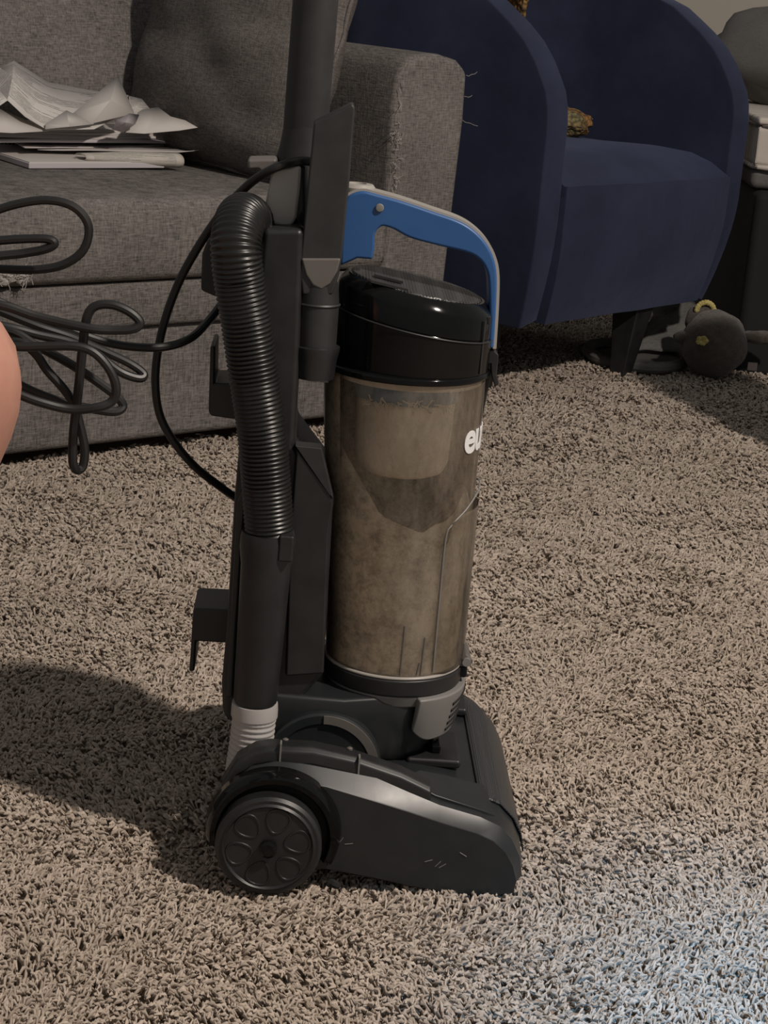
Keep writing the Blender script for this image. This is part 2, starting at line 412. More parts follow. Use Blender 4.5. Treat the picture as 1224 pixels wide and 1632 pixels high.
# a tuft of stuffing pulled from the seam at the left
m = MB()
c = SOFA.P(18, 442, -.02)
for k in range(9):
    q_ = c + Vector((random.uniform(-.03, .028), random.uniform(-.004, .004), random.uniform(-.010, .010))); m.tube([q_ - Vector((.010, 0, 0)), q_ - Vector((.006, 0, -.002)), q_ + Vector((.004, 0, .001)), q_ + Vector((.012, 0, 0))], [.002, .007, .008, .002], 8)
for k in range(40): thread(c + Vector((random.uniform(-.03, .03), -.008, random.uniform(-.008, .01))), (random.uniform(-1, 1), random.uniform(-.4, 0), random.uniform(-1, 1)), .016, .0007)
st = m.build('stuffing_tuft', M['fray'], so); st['label'] = 'pale fuzz of stuffing poking from the seat seam'; st['kind'] = 'stuff'

# pillow on the sofa
PIL = Frame(SOFA.o, 42)
pil = thing('throw_pillow', 'large grey throw pillow with a wavy seam, leaning into the sofa corner', 'pillow')
def pillow_mesh(w, h, d, wr=.0):
    n = 22; m = MB()
    def side(sg):
        def fn(u, v):
            a, b = u * 2 - 1, v * 2 - 1
            e = (max(0, 1 - abs(a) ** 2.6) * max(0, 1 - abs(b) ** 2.6)) ** .5
            pin = 1 - .04 * (1 - abs(a)) ** 1.0 * abs(b) ** 2 - .0
            pin2 = 1 - .04 * (1 - abs(b)) * abs(a) ** 2
            wob = wr * e * (math.sin(9 * b + 2.2 * a + 1.2 * math.sin(3 * a)) * .6 + noise.noise((a * 2.2, b * 4.5, sg * 3.)) * 1.2)
            return (a * w / 2 * pin2, sg * (d / 2 * e + wob + .002), b * h / 2 * pin)
        return fn
    m.grid(side(-1), n, n).grid(side(1), n, n); return m
pc = Vector((.672, .300, .705)); ps = pillow_mesh(.58, .48, .15, .012).build('pillow_body', M['pillow'], pil, sharp=80)
pil.location = SOFA.o + SOFA.x * pc.x + SOFA.y * pc.y + Vector((0, 0, pc.z))
pil.rotation_euler = (Matrix.Rotation(SOFA.a + R(-87), 3, 'Z') @ Matrix.Rotation(R(-12), 3, 'X') @ Matrix.Rotation(R(2), 3, 'Y')).to_euler()
rim = []
for k in range(60):
    t = k / 60 * 4; sd = int(t); f = t - sd; a, b2 = [(-1 + 2 * f, -1), (1, -1 + 2 * f), (1 - 2 * f, 1), (-1, 1 - 2 * f)][sd]
    rim.append((a * .29 * (1 - .04 * (1 - abs(b2)) * abs(a) ** 2), .003 * math.sin(k * 1.9), b2 * .24 * (1 - .04 * (1 - abs(a)) * abs(b2) ** 2)))
rim.append(rim[0]); MB().tube(smooth(rim, 3), .004, 8).build('piping', M['pillow'], pil)

# ------------------------------------------------------------------ papers on the sofa seat
def SP(px, py, y): return SOFA.P(px, py, y)
def put(o, label, cat, group=None):
    o.location = SOFA.o; o.rotation_euler = (0, 0, SOFA.a); return tag(o, label, cat, group)
ZS = .476
def sheet(name, corners, zs, m, label, wav=.002, sag=0, n=14, curl=None, solid=.0012):
    # corners: four pixels (left-back, right-back, right-front, left-front), each on its own height
    c = [SOFA.Z(p[0], p[1], z) for p, z in zip(corners, zs)]
    sd = random.uniform(0, 50)
    def fn(u, v):
        p = (c[0] * (1 - u) + c[1] * u) * (1 - v) + (c[3] * (1 - u) + c[2] * u) * v
        p = p.copy(); p.z += wav * noise.noise((u * 2.5 + sd, v * 2.5, sd)) * 2
        if curl: p.z += curl(u, v)
        return p
    return put(MB().grid(fn, n, n).build(name, m, None, solid=solid, sharp=60), label, 'paper', 'loose papers on the sofa')
nb = thing('spiral_notebook', 'closed spiral notebook at the bottom of the paper pile', 'notebook', SOFA)
q = [SOFA.Z(*p, ZS) for p in [(-70, 232), (46, 269), (262, 268), (150, 226)]]
MB().loft([[v for v in q], [v + Vector((0, 0, .010)) for v in q]]).build('cover', M['paperlilac'], nb, bevel=.0015)
MB().loft([[(v + Vector((.003, .004, .010))) for v in q], [v + Vector((.003, .004, .0115)) for v in q]]).build('page', M['paper'], nb)
m = MB(); a, b2 = SOFA.Z(-60, 224, ZS + .014), SOFA.Z(78, 231, ZS + .014)
for k in range(24):
    c = a.lerp(b2, k / 23); m.tube([c + Vector((0, .009 * math.cos(t), .007 * math.sin(t))) for t in [i * math.pi / 5 for i in range(11)]], .0011, 5)
m.build('spiral_binding', M['dark'], nb)
sheet('paper_sheet', [(60, 205), (300, 214), (341, 246), (60, 236)], [.500, .498, .497, .499], M['print2'], 'lilac white sheet with a long corner pointing right off the pile', .003, curl=lambda u, v: .012 * max(0, u * v - .8) / .2)
sheet('paper_sheet', [(-40, 196), (230, 206), (288, 232), (40, 238)], [.505, .501, .498, .498], M['print2'], 'printed sheet lying just above the spiral notebook', .003)
for k, (lf, rf, z) in enumerate([((-30, 228), (290, 227), .506), ((-40, 222), (283, 221), .510), ((-30, 218), (280, 217), .514), ((-45, 213), (285, 214), .518), ((-40, 208), (278, 209), .523)]):
    lab = ['lowest white sheet in the middle of the paper pile', 'white sheet second from the bottom in the middle of the paper pile', 'white sheet halfway up the middle of the paper pile',
           'white sheet second from the top in the middle of the paper pile', 'white sheet with a curled right corner topping the flat pile'][k]
    sheet('paper_sheet', [(lf[0] + 70, lf[1] - 45), (rf[0] - 20, rf[1] - 34), rf, lf], [z + .006, z + .002, z, z + .004], [M['paperlilac'], M['paper'], M['print2'], M['paper'], M['paper']][k], lab, .003, solid=.0045,
          curl=(lambda u, v: .022 * max(0, u - .86) / .14 * v) if k == 4 else (lambda u, v: .006 * (1 - u) ** 2))
# folded newsprint lying along the front
def news(u, v):
    a = SP(128, 250, .30).lerp(SP(284, 256, .27), u); t = v * 2 * math.pi * .86 + .5
    r = .006 + .007 * min(1, u * 2)
    return a + Vector((0, .020 * math.cos(t), r * math.sin(t)))
nw = thing('folded_leaflet', 'rolled newsprint leaflet along the front of the paper pile', 'leaflet', SOFA)
MB().grid(news, 20, 24).build('sheet', M['news'], nw, solid=.0015, sharp=80)
c = SP(253, 254, .262); MB().lathe([(.0042, -.0015), (.0042, .001)], c, 'y', 14).build('seal', M['greydark'], nw)['label'] = 'dark round printed seal'
# the crumpled printed sheet on top, big waves
def poly(name, pts, faces, m, label, cat='paper', uvs=None, solid=.001, sub=0):
    mb = MB(); mb.add([SP(*p) for p in pts], faces)
    xs = [p[0] for p in pts]; ys = [p[1] for p in pts]
    for i, p in enumerate(pts): mb.uv[i] = uvs[i] if uvs else ((p[0] - min(xs)) / (max(xs) - min(xs)), (p[1] - min(ys)) / (max(ys) - min(ys)))
    return put(mb.build(name, m, None, solid=solid, sharp=12, recalc=False), label, cat, 'loose papers on the sofa')
P = [(-50, 120, .52), (0, 108, .50), (22, 97, .50), (76, 131, .50), (150, 145, .48), (205, 152, .46),
     (-55, 150, .44), (0, 145, .44), (20, 122, .44), (60, 160, .42), (112, 180, .40), (190, 186, .40),
     (-60, 168, .38), (0, 168, .37), (12, 160, .38), (40, 186, .35), (75, 207, .33), (150, 206, .33)]
Fc = []
for r_ in range(2):
    for i in range(5):
        a = r_ * 6 + i; Fc += [(a, a + 6, a + 7), (a, a + 7, a + 1)]
poly('crumpled_sheet', P, Fc, M['print'], 'big printed sheet bent into waves at the top left of the pile', uvs=[(i / 5, 1 - j / 2) for j in range(3) for i in range(6)])
poly('bent_sheet', [(-60, 170, .42), (-5, 172, .41), (44, 192, .37), (78, 209, .335), (20, 212, .335), (-60, 208, .33)], [(0, 5, 1), (1, 5, 4), (1, 4, 2), (2, 4, 3)], M['paper'], 'plain grey-white sheet under the left edge of the big wavy printed sheet')
poly('folded_sheet', [(116, 181, .36), (188, 121, .42), (214, 181, .37), (146, 197, .33), (176, 160, .345), (160, 150, .42)], [(0, 4, 1), (0, 3, 4), (4, 3, 2), (4, 2, 1)], M['paper'],
     'white sheet folded into a tall point on top of the pile')
poly('folded_sheet', [(72, 206, .325), (106, 176, .36), (150, 198, .33), (110, 202, .31), (73, 197, .33)], [(0, 3, 4), (4, 3, 1), (1, 3, 2)], M['paper'], 'small white folded flap lying in front of the tall paper point')
poly('crumpled_scrap', [(178, 206, .33), (186, 192, .325), (206, 181, .34), (222, 183, .34), (215, 198, .32), (196, 211, .32), (200, 195, .30)],
     [(0, 6, 1), (1, 6, 2), (2, 6, 3), (3, 6, 4), (4, 6, 5), (5, 6, 0)], M['paperlilac'], 'little crumpled scrap of paper right of the tall paper point')
poly('bent_sheet', [(205, 153, .46), (226, 158, .45), (240, 175, .43), (212, 184, .40), (206, 170, .42)], [(0, 4, 1), (1, 4, 3), (1, 3, 2)], M['print'], 'curved printed page edge behind the tall paper point')
poly('pointed_sheet', [(222, 176, .42), (252, 171, .43), (272, 186, .36), (330, 201, .29), (286, 208, .30), (230, 213, .33), (200, 211, .33)],
     [(0, 6, 5), (0, 5, 1), (1, 5, 2), (2, 5, 4), (2, 4, 3)], M['paper'], 'creased white sheet with a sharp tip at the right of the pile')

# ------------------------------------------------------------------ blue tub armchair
ch = thing('tub_armchair', 'navy blue velvet tub armchair beside the sofa arm', 'armchair', CHAIR)
def chair_shell():
    # plan: half-width .40, straight arms, round back; s runs left front -> back -> right front
    HW, DY = .385, .42; pts = []
    for k in range(9): pts.append((-HW, DY * k / 9, 'l'))
    for k in range(25):
        a = math.pi - math.pi * k / 24; pts.append((HW * math.cos(a), DY + .36 * math.sin(a), 'b'))
    for k in range(8, -1, -1): pts.append((HW, DY * k / 9, 'r'))
    fine = []
    top = [(0, .585), (.006, .63), (.015, .66), (.045, .712), (.09, .765), (.14, .80), (.20, .838), (.28, .866), (.40, .885), (.80, .90)]
    ys = [0, .006, .015, .03, .05, .08, .12, .16, .20, .25, .30, .36]
    pts = [(-HW, y) for y in ys] + [(HW * math.cos(math.pi - math.pi * k / 24), DY + .36 * math.sin(math.pi * k / 24)) for k in range(25)] + [(HW, y) for y in ys[::-1]]
    nz = 16; m = MB(); v = []; n = len(pts)
    for x, y in pts:
        zt = interp(y, top)
        for j in range(nz + 1):
            z = .165 + (zt - .165) * j / nz; f = max(0, 1 - (z - .165) / .24)
            v.append((x * (1 - .09 * f ** 1.5), y + .045 * f ** 1.6 * max(0, 1 - y / .4), z))
    f = [(i * (nz + 1) + j, (i + 1) * (nz + 1) + j, (i + 1) * (nz + 1) + j + 1, i * (nz + 1) + j + 1) for i in range(n - 1) for j in range(nz)]
    return m.add(v, f)
sh = chair_shell().build('back_shell', M['velvet'], ch, solid=.075, subsurf=0)
bv = sh.modifiers.new('bevel', 'BEVEL'); bv.width = .026; bv.segments = 4; bv.limit_method = 'ANGLE'; bv.angle_limit = R(50)
def seat_block():
    m = cushion_box(-.345, .345, .0, .70, .165, .505, .018, 12)
    v = []
    for x, y, z in m.v:
        f = max(0, 1 - (z - .165) / .2); fr = max(0, 1 - y / .3)
        x2 = x * (1 - .06 * f); 
        if y > .42: x2 *= math.sqrt(max(.05, 1 - ((y - .42) / .36) ** 2)) if y < .775 else .2
        v.append((x2, y + .035 * f ** 1.5 * fr - .012 * fr, z + .012 * fr * (z > .4) - (.055 * (max(0, .17 - y) / .17) ** 2.2 * (z > .46)) + .004 * noise.noise((x * 6, y * 6, z * 6))))
    m.v = v; return m
seat_block().build('seat_cushion', M['velvet'], ch, bevel=.045, segs=5)
MB().box(-.31, .31, .10, .68, .150, .17).build('seat_frame', M['dark'], ch, bevel=.005)
lt = CHAIR.P(1030, 490, .08); lb = CHAIR.Z(1014, 601, 0.0)
for sx, y0 in ((1, .07), (-1, .17), (1, .60), (-1, .60)):
    cx = lb.x if sx > 0 else -.34
    if y0 > .3: cx = sx * .22
    dx = .012 if sx > 0 else -.012
    top_ = [(cx + dx - .036, y0 - .036), (cx + dx + .036, y0 - .036), (cx + dx + .036, y0 + .036), (cx + dx - .036, y0 + .036)]
    bot_ = [(cx - dx - .018, y0 - .018), (cx - dx + .018, y0 - .018), (cx - dx + .018, y0 + .018), (cx - dx - .018, y0 + .018)]
    MB().loft([[(x, y, -.008) for x, y in bot_], [(x, y, .168) for x, y in top_]]).build('leg', M['black'], ch, bevel=.004)

# crocheted throw over the chair's inner left side
cr = thing('crochet_blanket', 'yellow and orange crocheted blanket tucked inside the blue armchair', 'blanket', CHAIR)
def throw(u, v):
    # from over the top of the left wing down its inner face, bunching on the seat
    pts = [(-.347, .20, .850), (-.325, .20, .852), (-.312, .22, .80), (-.300, .24, .66), (-.27, .26, .555), (-.20, .26, .535), (-.12, .25, .53)]
    s = smooth(pts, 6); k = min(len(s) - 1, int(v * (len(s) - 1))); p = s[k].copy()
    p.y += (u - .5) * .12; p.z += .010 * noise.noise((u * 5, v * 8, 1)); p.x += .012 * noise.noise((u * 6, v * 6, 4)); return p
MB().grid(throw, 18, 42).build('drape', M['crochet'], cr, solid=.010)
c = CHAIR.P(908, 196, .35)
def lump(c, sx, sy, sz, n=18, seed=0, amp=.18):
    m = MB(); rings = []
    for i in range(n + 1):
        t = math.pi * i / n; r = max(.02, math.sin(t))
        ring = []
        for k in range(n * 2):
            a = math.pi * k / n; d = Vector((r * math.cos(a), r * math.sin(a), math.cos(t))); q = 1 + amp * noise.noise(d * 2.2 + Vector((seed, 0, 0)))
            ring.append((c[0] + d.x * sx * q, c[1] + d.y * sy * q, c[2] + d.z * sz * q))
        rings.append(ring)
    return m.loft(rings)
lump((c.x - .035, c.y, c.z), .075, .07, .036, 16, 3, .35).build('bunched_fold', M['crochet'], cr)

# ------------------------------------------------------------------ bed at the right
bed = thing('bed', 'bed with a white quilted mattress and black skirt at the right edge', 'bed')
BX, BY = .815, 4.50
bed.location = (BX, BY, 0)
MB().box(.0, 1.2, .0, 1.95, -.008, .435).build('bed_skirt', M['skirt'], bed, bevel=.02, segs=3)
MB().box(-.012, 1.2, .04, 1.95, .437, .486).build('box_spring', M['bedgrey'], bed, bevel=.018, segs=3)
mt = cushion_box(-.01, 1.2, .03, 1.95, .492, .585, .004, 14).build('mattress', M['mattress'], bed, bevel=.018, segs=4)
MB().box(-.016, 1.2, .02, 1.95, .588, .606).build('mattress_topper', M['mattress'], bed, bevel=.008, segs=3)
for z, mm in ((.490, 'mattress'), (.587, 'greydark')):
    MB().tube([(1.2, .0 + .028, z), (.03, .024, z), (0, .03, z), (-.012, .06, z), (-.014, 1.95, z)], .0055, 8).build('piping', M[mm], bed)
pb = MB()
gp = lump((.33, .62, .735), .40, .22, .155, 20, 9, .10).build('bed_pillow', M['bedgrey'])
gp.location = bed.location; tag(gp, 'dark grey pillow lying on the white mattress at upper right', 'pillow')

# ------------------------------------------------------------------ soft toys and cloth on the floor beside the bed
toy = thing('plush_toy', 'round brown plush toy slumped on the carpet by the bed skirt', 'toy')
tb = Vector((.755, 4.40, 0)); toy.location = tb
bc = at_y(1138, 548, 4.40) - tb
lump(bc, .078, .07, .078, 18, 2, .08).build('body', M['plush'], toy, sharp=80)
hc = at_y(1120, 512, 4.46) - tb; lump(hc, .042, .04, .042, 14, 5, .1).build('head', M['plush'], toy, sharp=80)
ac = at_y(1092, 538, 4.40) - tb; lump(ac, .028, .02, .016, 12, 7, .15).build('arm', M['plush'], toy, sharp=80)
ac = at_y(1212, 538, 4.40) - tb; lump(ac, .05, .02, .016, 12, 8, .15).build('arm', M['plush'], toy, sharp=80)
m = MB(); cc = at_y(1123, 494, 4.45) - tb
for k in range(12):
    a = math.pi * (k / 11); p = cc + Vector((.020 * math.cos(a), -.012, .020 * math.sin(a))); lq = lump(p, .0068, .006, .0068, 6, k, .1); m.add(lq.v, lq.f)
m.build('crown', M['gold'], toy)['label'] = 'scalloped yellow crown'
m = MB(); cc = at_y(1119, 543, 4.32) - tb
for k in range(5):
    lq = lump(cc + Vector((.008 * math.cos(k * 1.25), 0, .006 * math.sin(k * 1.25))), .008, .005, .006, 6, k, .3); m.add(lq.v, lq.f)
m.build('bow', M['gold'], toy)['label'] = 'small yellow bow'
tc = at_y(1199, 584, 4.395) - tb
MB().box(tc.x - .011, tc.x + .011, tc.y - .003, tc.y + .003, tc.z - .009, tc.z + .009).build('care_tag', M['tagpink'], toy)['label'] = 'pale pinkish cloth tag'
# limp grey cloth bag under the chair's right corner
def bagf(u, v):
    p = at_y(1046 + 62 * u - 30 * v * (1 - u), 478 + 80 * v + 6 * u, 4.75 - .20 * v + .05 * u)
    return p + Vector((.012 * noise.noise((u * 4, v * 5, 2)), .03 * noise.noise((u * 3, v * 4, 7)), 0))
bagt = MB().grid(bagf, 16, 16).build('cloth_bag', M['greycloth'], None, solid=.010); tag(bagt, 'limp grey cloth hanging to the floor behind the armchair leg', 'bag')
rg = [on_z(*p, .018) for p in [(935, 557), (955, 572), (1000, 582), (1050, 586), (1085, 580), (1092, 568), (1060, 555), (1000, 548), (950, 548), (935, 557)]]
rb = thing('pet_mat', 'flat grey oval mat with a raised rim under the armchair', 'mat')
MB().tube(smooth(rg, 5), .014, 10).build('rim', M['greycloth'], rb)
cm = MB(); rc = [p - Vector((0, 0, .012)) for p in smooth(rg, 5)[:-1]]; cm.add(rc, [tuple(range(len(rc)))]); cm.build('pad', M['bedgrey'], rb, solid=.012)

# hamper-shaped stand-in added just beyond the right edge to cast the carpet shadow
hm = thing('shadow_caster', 'slim dark stand-in added beyond the right edge to cast the carpet shadow', 'stand-in'); hm.location = (.958, 3.50, 0)
MB().lathe([(.100, -.006), (.112, .05), (.122, .40), (.126, .66), (.120, .67), (.115, .66), (.10, .02)], (0, 0, 0), 'z', 36).build('basket', M['greycloth'], hm, sharp=60)
MB().lathe([(.128, .672), (.130, .69), (.125, .715), (.02, .722)], (0, 0, 0), 'z', 36).build('lid', M['greycloth'], hm)
MB().tube([(.025 * math.cos(t), 0, .720 + .02 * math.sin(t)) for t in [math.pi * k / 8 for k in range(9)]], .005, 8).build('handle', M['dark'], hm)

# ------------------------------------------------------------------ seated person's bare knee at the left edge
def skinned(name, verts, edges, radii, m, root=0):
    me = bpy.data.meshes.new(name); me.from_pydata([tuple(v) for v in verts], edges, []); o = bpy.data.objects.new(name, me); COL.objects.link(o)
    sk = o.modifiers.new('skin', 'SKIN'); sk.use_smooth_shade = True
    for i, r in enumerate(radii): me.skin_vertices[0].data[i].radius = (r, r)
    me.skin_vertices[0].data[root].use_root = True
    sb = o.modifiers.new('sub', 'SUBSURF'); sb.levels = 2; sb.render_levels = 2
    me.materials.append(m); return o
kc = at_y(-66, 566, 1.60)
def K(dx, dy, dz): return kc + Vector((dx, dy, dz))
vs = [K(-.52, -.42, .03), K(-.34, -.27, .03), K(-.16, -.12, .03), K(-.05, -.035, .018), K(.0, .0, -.01), K(-.022, .005, -.07), K(-.066, .0, -.15), K(-.12, -.01, -.27), K(-.17, -.02, -.40), K(-.19, -.03, -.455)]
vs += [Vector((vs[9].x + .02, vs[9].y - .01, .035)), Vector((vs[9].x - .03, vs[9].y - .03, .03)), Vector((vs[9].x + .09, vs[9].y + .03, .026))]
fx, fy = vs[12].x, vs[12].y
rad = [.108, .100, .092, .084, .080, .074, .066, .055, .040, .036, .036, .030, .034]
eds = [(i, i + 1) for i in range(10)] + [(9, 11), (10, 12)]
for k in range(5):
    o_ = Vector((fx + .035 - .004 * k, fy + .030 - .016 * k, .016)); vs.append(o_); rad.append(.011 - .0008 * k if k else .014); eds.append((12, 13 + k))
    vs.append(o_ + Vector((.026 - .004 * k, .006, -.003))); rad.append(.010 - .0008 * k if k else .013)
    eds.append((13 + k, None))
e2 = []; base = 13
for e in eds:
    if e[1] is None: continue
    if e[0] == 12 and e[1] >= 13: e2.append((12, base + 2 * (e[1] - 13))); e2.append((base + 2 * (e[1] - 13), base + 2 * (e[1] - 13) + 1))
    else: e2.append(e)
leg = skinned('person', vs, e2, rad, M['skin'])
tag(leg, 'bare bent knee of a seated person at the left edge', 'person')

# ------------------------------------------------------------------ the upright vacuum cleaner
va = thing('upright_vacuum', 'black upright vacuum with a dusty clear bin and blue carry handle', 'vacuum', VAC)
def VP(px, py, y): return VAC.P(px, py, y)
def xz(pxs, y): return [(q.x, q.z) for q in (VP(a, b, y) for a, b in pxs)]
# --- base: lofted across its width from matching side profiles
def prof(top, bot): return [(x, z) for x, z in top] + [(x, z) for x, z in bot[::-1]]
TOP0 = [(-.168, .060), (-.158, .090), (-.140, .106), (-.123, .112), (-.098, .1115), (-.074, .1086), (-.024, .0954), (.010, .086), (.039, .0774), (.077, .0675), (.094, .060), (.107, .049), (.116, .034), (.121, .018)]
TOP1 = [(-.178, .066), (-.166, .100), (-.148, .117), (-.124, .124), (-.100, .1235), (-.087, .122), (-.025, .113), (.008, .100), (.039, .0885), (.080, .0785), (.100, .070), (.114, .056), (.1235, .038), (.1275, .018)]
TOP2 = [(-.176, .066), (-.164, .098), (-.148, .112), (-.124, .118), (-.100, .117), (-.080, .115), (-.025, .108), (.008, .102), (.039, .0925), (.080, .0800), (.102, .071), (.117, .056), (.1265, .038), (.1305, .018)]
TOP3 = [(-.150, .066), (-.144, .080), (-.136, .085), (-.118, .088), (-.098, .088), (-.070, .090), (-.015, .090), (.020, .088), (.050, .084), (.086, .0765), (.105, .069), (.119, .055), (.128, .038), (.132, .018)]
BOT = [(-.155, .030), (-.120, .022), (-.068, .019), (-.018, .012), (.020, .005), (.060, .000), (.100, .000), (.119, .005)]
def sec(top, y, nose=0.0, dz=0.0):
    r = []
    for x, z in prof(top, BOT):
        if x > .03: x = .03 + (x - .03) * (1 - nose)
        r.append((x, y, z + dz))
    return r
secs = [sec(TOP0, -.163), sec(TOP0, -.1615), sec(TOP1, -.148), sec(TOP1, -.140), sec(TOP2, -.118), sec(TOP3, -.085), sec(TOP3, .12, 0), sec(TOP3, .160, .03), sec(TOP2, .183, .09), sec(TOP1, .203, .20), sec(TOP1, .215, .34), sec(TOP0, .223, .52)]
secs[0] = [(x * .995 + 0, y, .058 + (z - .058) * .97) for x, y, z in secs[0]]
MB().loft(secs).build('base_housing', M['sidegloss'], va, sharp=24)
# bright-edged band between the side panel and the deck is the loft's own chamfer; a rail rides above it at the rear
rt = [(-.176, .095), (-.162, .122), (-.145, .134), (-.131, .1375), (-.0885, .138), (-.045, .1305), (-.0008, .1175), (.030, .104)]
rail = MB(); rr = []
for (x, z), (x2, z2) in zip(rt, rt[1:] + [(.06, .088)]): rr.append([(x, -.147, z - .016), (x, -.1455, z - .004), (x, -.140, z), (x, -.122, z), (x, -.120, z - .02)])
rail.loft(rr, True, True, True).build('side_rail', M['black'], va, bevel=.002)
for px, py in ((447, 1200), (572, 1222)):
    c = VP(px, py, -.146); MB().box(c.x - .0008, c.x + .0008, -.1480, -.138, c.z - .012, c.z + .010).build('rail_seam', M['grey'], va)
for px, py in ((455, 1184), (557, 1198)):
    c = VP(px, py, -.125); MB().lathe([(.003, 0), (.003, .004), (.0015, .005)], (c.x, c.y, c.z), 'z', 10).build('screw', M['greydark'], va)
# dotted bumper strip along the front of the deck
def strip(u, v):
    y = -.100 + .285 * u; ps = [(.082, .0785), (.105, .0700), (.1195, .0556), (.1286, .0385), (.1325, .020)]
    s = v * (len(ps) - 1); k = min(int(s), len(ps) - 2); f = s - k; x = ps[k][0] + (ps[k + 1][0] - ps[k][0]) * f; z = ps[k][1] + (ps[k + 1][1] - ps[k][1]) * f
    return Vector((x + .0006 - .012 * max(0, (u - .84) / .16) ** 2, y, z + .0008))
MB().grid(strip, 30, 8).build('front_bumper', M['grip'], va, solid=.0016)
# height slider and raised ribs on the deck
c = VP(678, 1205, -.02)
MB().box(c.x - .022, c.x + .035, -.05, .03, .084, .094).build('slider_plate', M['black'], va, bevel=.004)
MB().box(c.x + .004, c.x + .014, -.035, .015, .094, .103).build('height_slider', M['gloss'], va, bevel=.002)
dk = MB(); hump = [[(x, y, z) for x, y, z in r] for r in ([(.0, -.135, .100), (.045, -.137, .088), (.088, -.137, .076), (.088, -.128, .078), (.045, -.126, .091), (.0, -.124, .104)],
                                                          [(.004, -.100, .104), (.050, -.085, .094), (.092, -.055, .0775), (.092, -.054, .0775), (.050, -.082, .090), (.004, -.096, .092)])]
MB().add([(.000, -.132, .109), (.035, -.136, .0935), (.086, -.136, .0795), (.098, -.130, .073), (.090, -.070, .0785), (.046, -.084, .0935), (.020, -.100, .104),
          (.000, -.132, .09), (.035, -.136, .08), (.086, -.136, .07), (.098, -.130, .065), (.090, -.070, .07), (.046, -.084, .08), (.020, -.100, .09)],
         [(0, 1, 6), (1, 5, 6), (1, 2, 5), (2, 4, 5), (2, 3, 4)] + [(i, (i + 1) % 7, 7 + (i + 1) % 7, 7 + i) for i in range(7)] + [(13, 12, 11, 10, 9, 8, 7)]).build('deck_facet', M['sidegloss'], va, bevel=.0015)
MB().box(.02, .085, .105, .150, .080, .0895).build('deck_rib', M['sidegloss'], va, bevel=.004)
# scuffs on the glossy side
for px, py, a in ((683, 1372, 20), (698, 1377, 50), (705, 1380, 35), (738, 1362, -30), (543, 1340, 60), (556, 1345, 10)):
    c = VP(px, py, -.1634); d = Vector((math.cos(R(a)), 0, math.sin(R(a)))) * .004
    MB().tube([c - d, c + d * .2, c + d], .0004, 5).build('scuff_mark', M['grey'], va)['label'] = 'pale scuff mark on the side panel'

# --- rear wheels
def wheel(y, sg, cx=-.1262, cz=.0535):
    r = .0515; w_ = MB().lathe([(r - .010, 0), (r - .003, 0), (r, .003), (r, .018), (r - .004, .024), (.010, .024)] if sg < 0 else [(.010, 0), (r - .004, 0), (r, .004), (r, .020), (r - .003, .024), (r - .010, .024)], (cx, y, cz), 'y', 56)
    wo = w_.build('wheel', M['black'], va, sharp=30)
    f = y - .000 if sg < 0 else y + .024
    MB().lathe([(.0085, 0), (.0085, -.006 * -sg), (.006, -.008 * -sg), (.001, -.008 * -sg)], (cx, f, cz), 'y', 24).build('hub_cap', M['gloss'], wo)
    for k in range(6):                      # six dished petal pockets between raised spokes
        a = R(60 * k + 15); m = MB(); ring = []
        for t in range(16):
            b = 2 * math.pi * t / 16; rr_ = .0125 * math.cos(b) + .0285; ta = .0110 * math.sin(b) * (1 + .30 * math.cos(b))
            ring.append(Vector((cx + rr_ * math.cos(a) - ta * math.sin(a), f, cz + rr_ * math.sin(a) + ta * math.cos(a))))
        m.tube(ring + [ring[0]], .0012, 6, False).build('petal_rim', M['black'], wo)
    MB().lathe([(.0415, 0), (.0435, .0022 * sg), (.0455, 0)], (cx, f, cz), 'y', 48, cap=False).build('rim_ridge', M['black'], wo)
    return wo
wheel(-.192, -1)
wheel(.215, 1)
MB().lathe([(.0535, -.172), (.0565, -.178), (.0605, -.178), (.064, -.172), (.066, -.160)], (-.1225, 0, .0575), 'y', 48, -25, 192, False).build('wheel_arch', M['gloss'], va, solid=.002)
MB().lathe([(.0555, -.166), (.0555, -.1655), (.001, -.1655)], (-.1225, 0, .0575), 'y', 48).build('wheel_well', M['dark'], va)
MB().lathe([(.051, -.1), (.051, .185)], (-.1225, 0, .062), 'y', 24).build('axle_housing', M['matte'], va)

# --- motor housing and its pivot disc
mh = [(-.140, .070), (-.140, .160), (-.134, .172), (-.085, .172), (-.070, .160), (.020, .158), (.040, .150), (.048, .128), (.040, .104), (.018, .086), (-.02, .075)]
def mh_ring(z, r, xl, hw, cx=-.020):
    out = [(xl, hw, z), (xl, -hw, z), (cx - .04, -hw - .004, z)]
    for k in range(25):
        t = -math.pi / 2 + math.pi * k / 24; out.append((cx + r * math.cos(t), r * math.sin(t), z))
    return out + [(cx - .04, hw + .004, z)]
MB().loft([mh_ring(.070, .030, -.13, .05), mh_ring(.085, .047, -.138, .062), mh_ring(.100, .057, -.140, .070), mh_ring(.118, .063, -.140, .074), mh_ring(.140, .066, -.140, .075), mh_ring(.158, .067, -.140, .075), mh_ring(.165, .066, -.138, .074)]).build('motor_housing', M['sidegloss'], va, bevel=.004, segs=3)
pc_ = VP(513, 1224, -.084); pv = (pc_.x, 0, pc_.z)
MB().lathe([(.060, -.070), (.060, -.085), (.0575, -.0865), (.049, -.0865), (.047, -.0845), (.001, -.0845)], pv, 'y', 64).build('pivot_disc', M['sidegloss'], va, sharp=30)
MB().lathe([(.0495, -.0862), (.0495, -.0882), (.0580, -.0882), (.0580, -.0862)], pv, 'y', 30, -8, 92, False).build('pivot_strip', M['greydark'], va)['label'] = 'lighter grey arc strip'

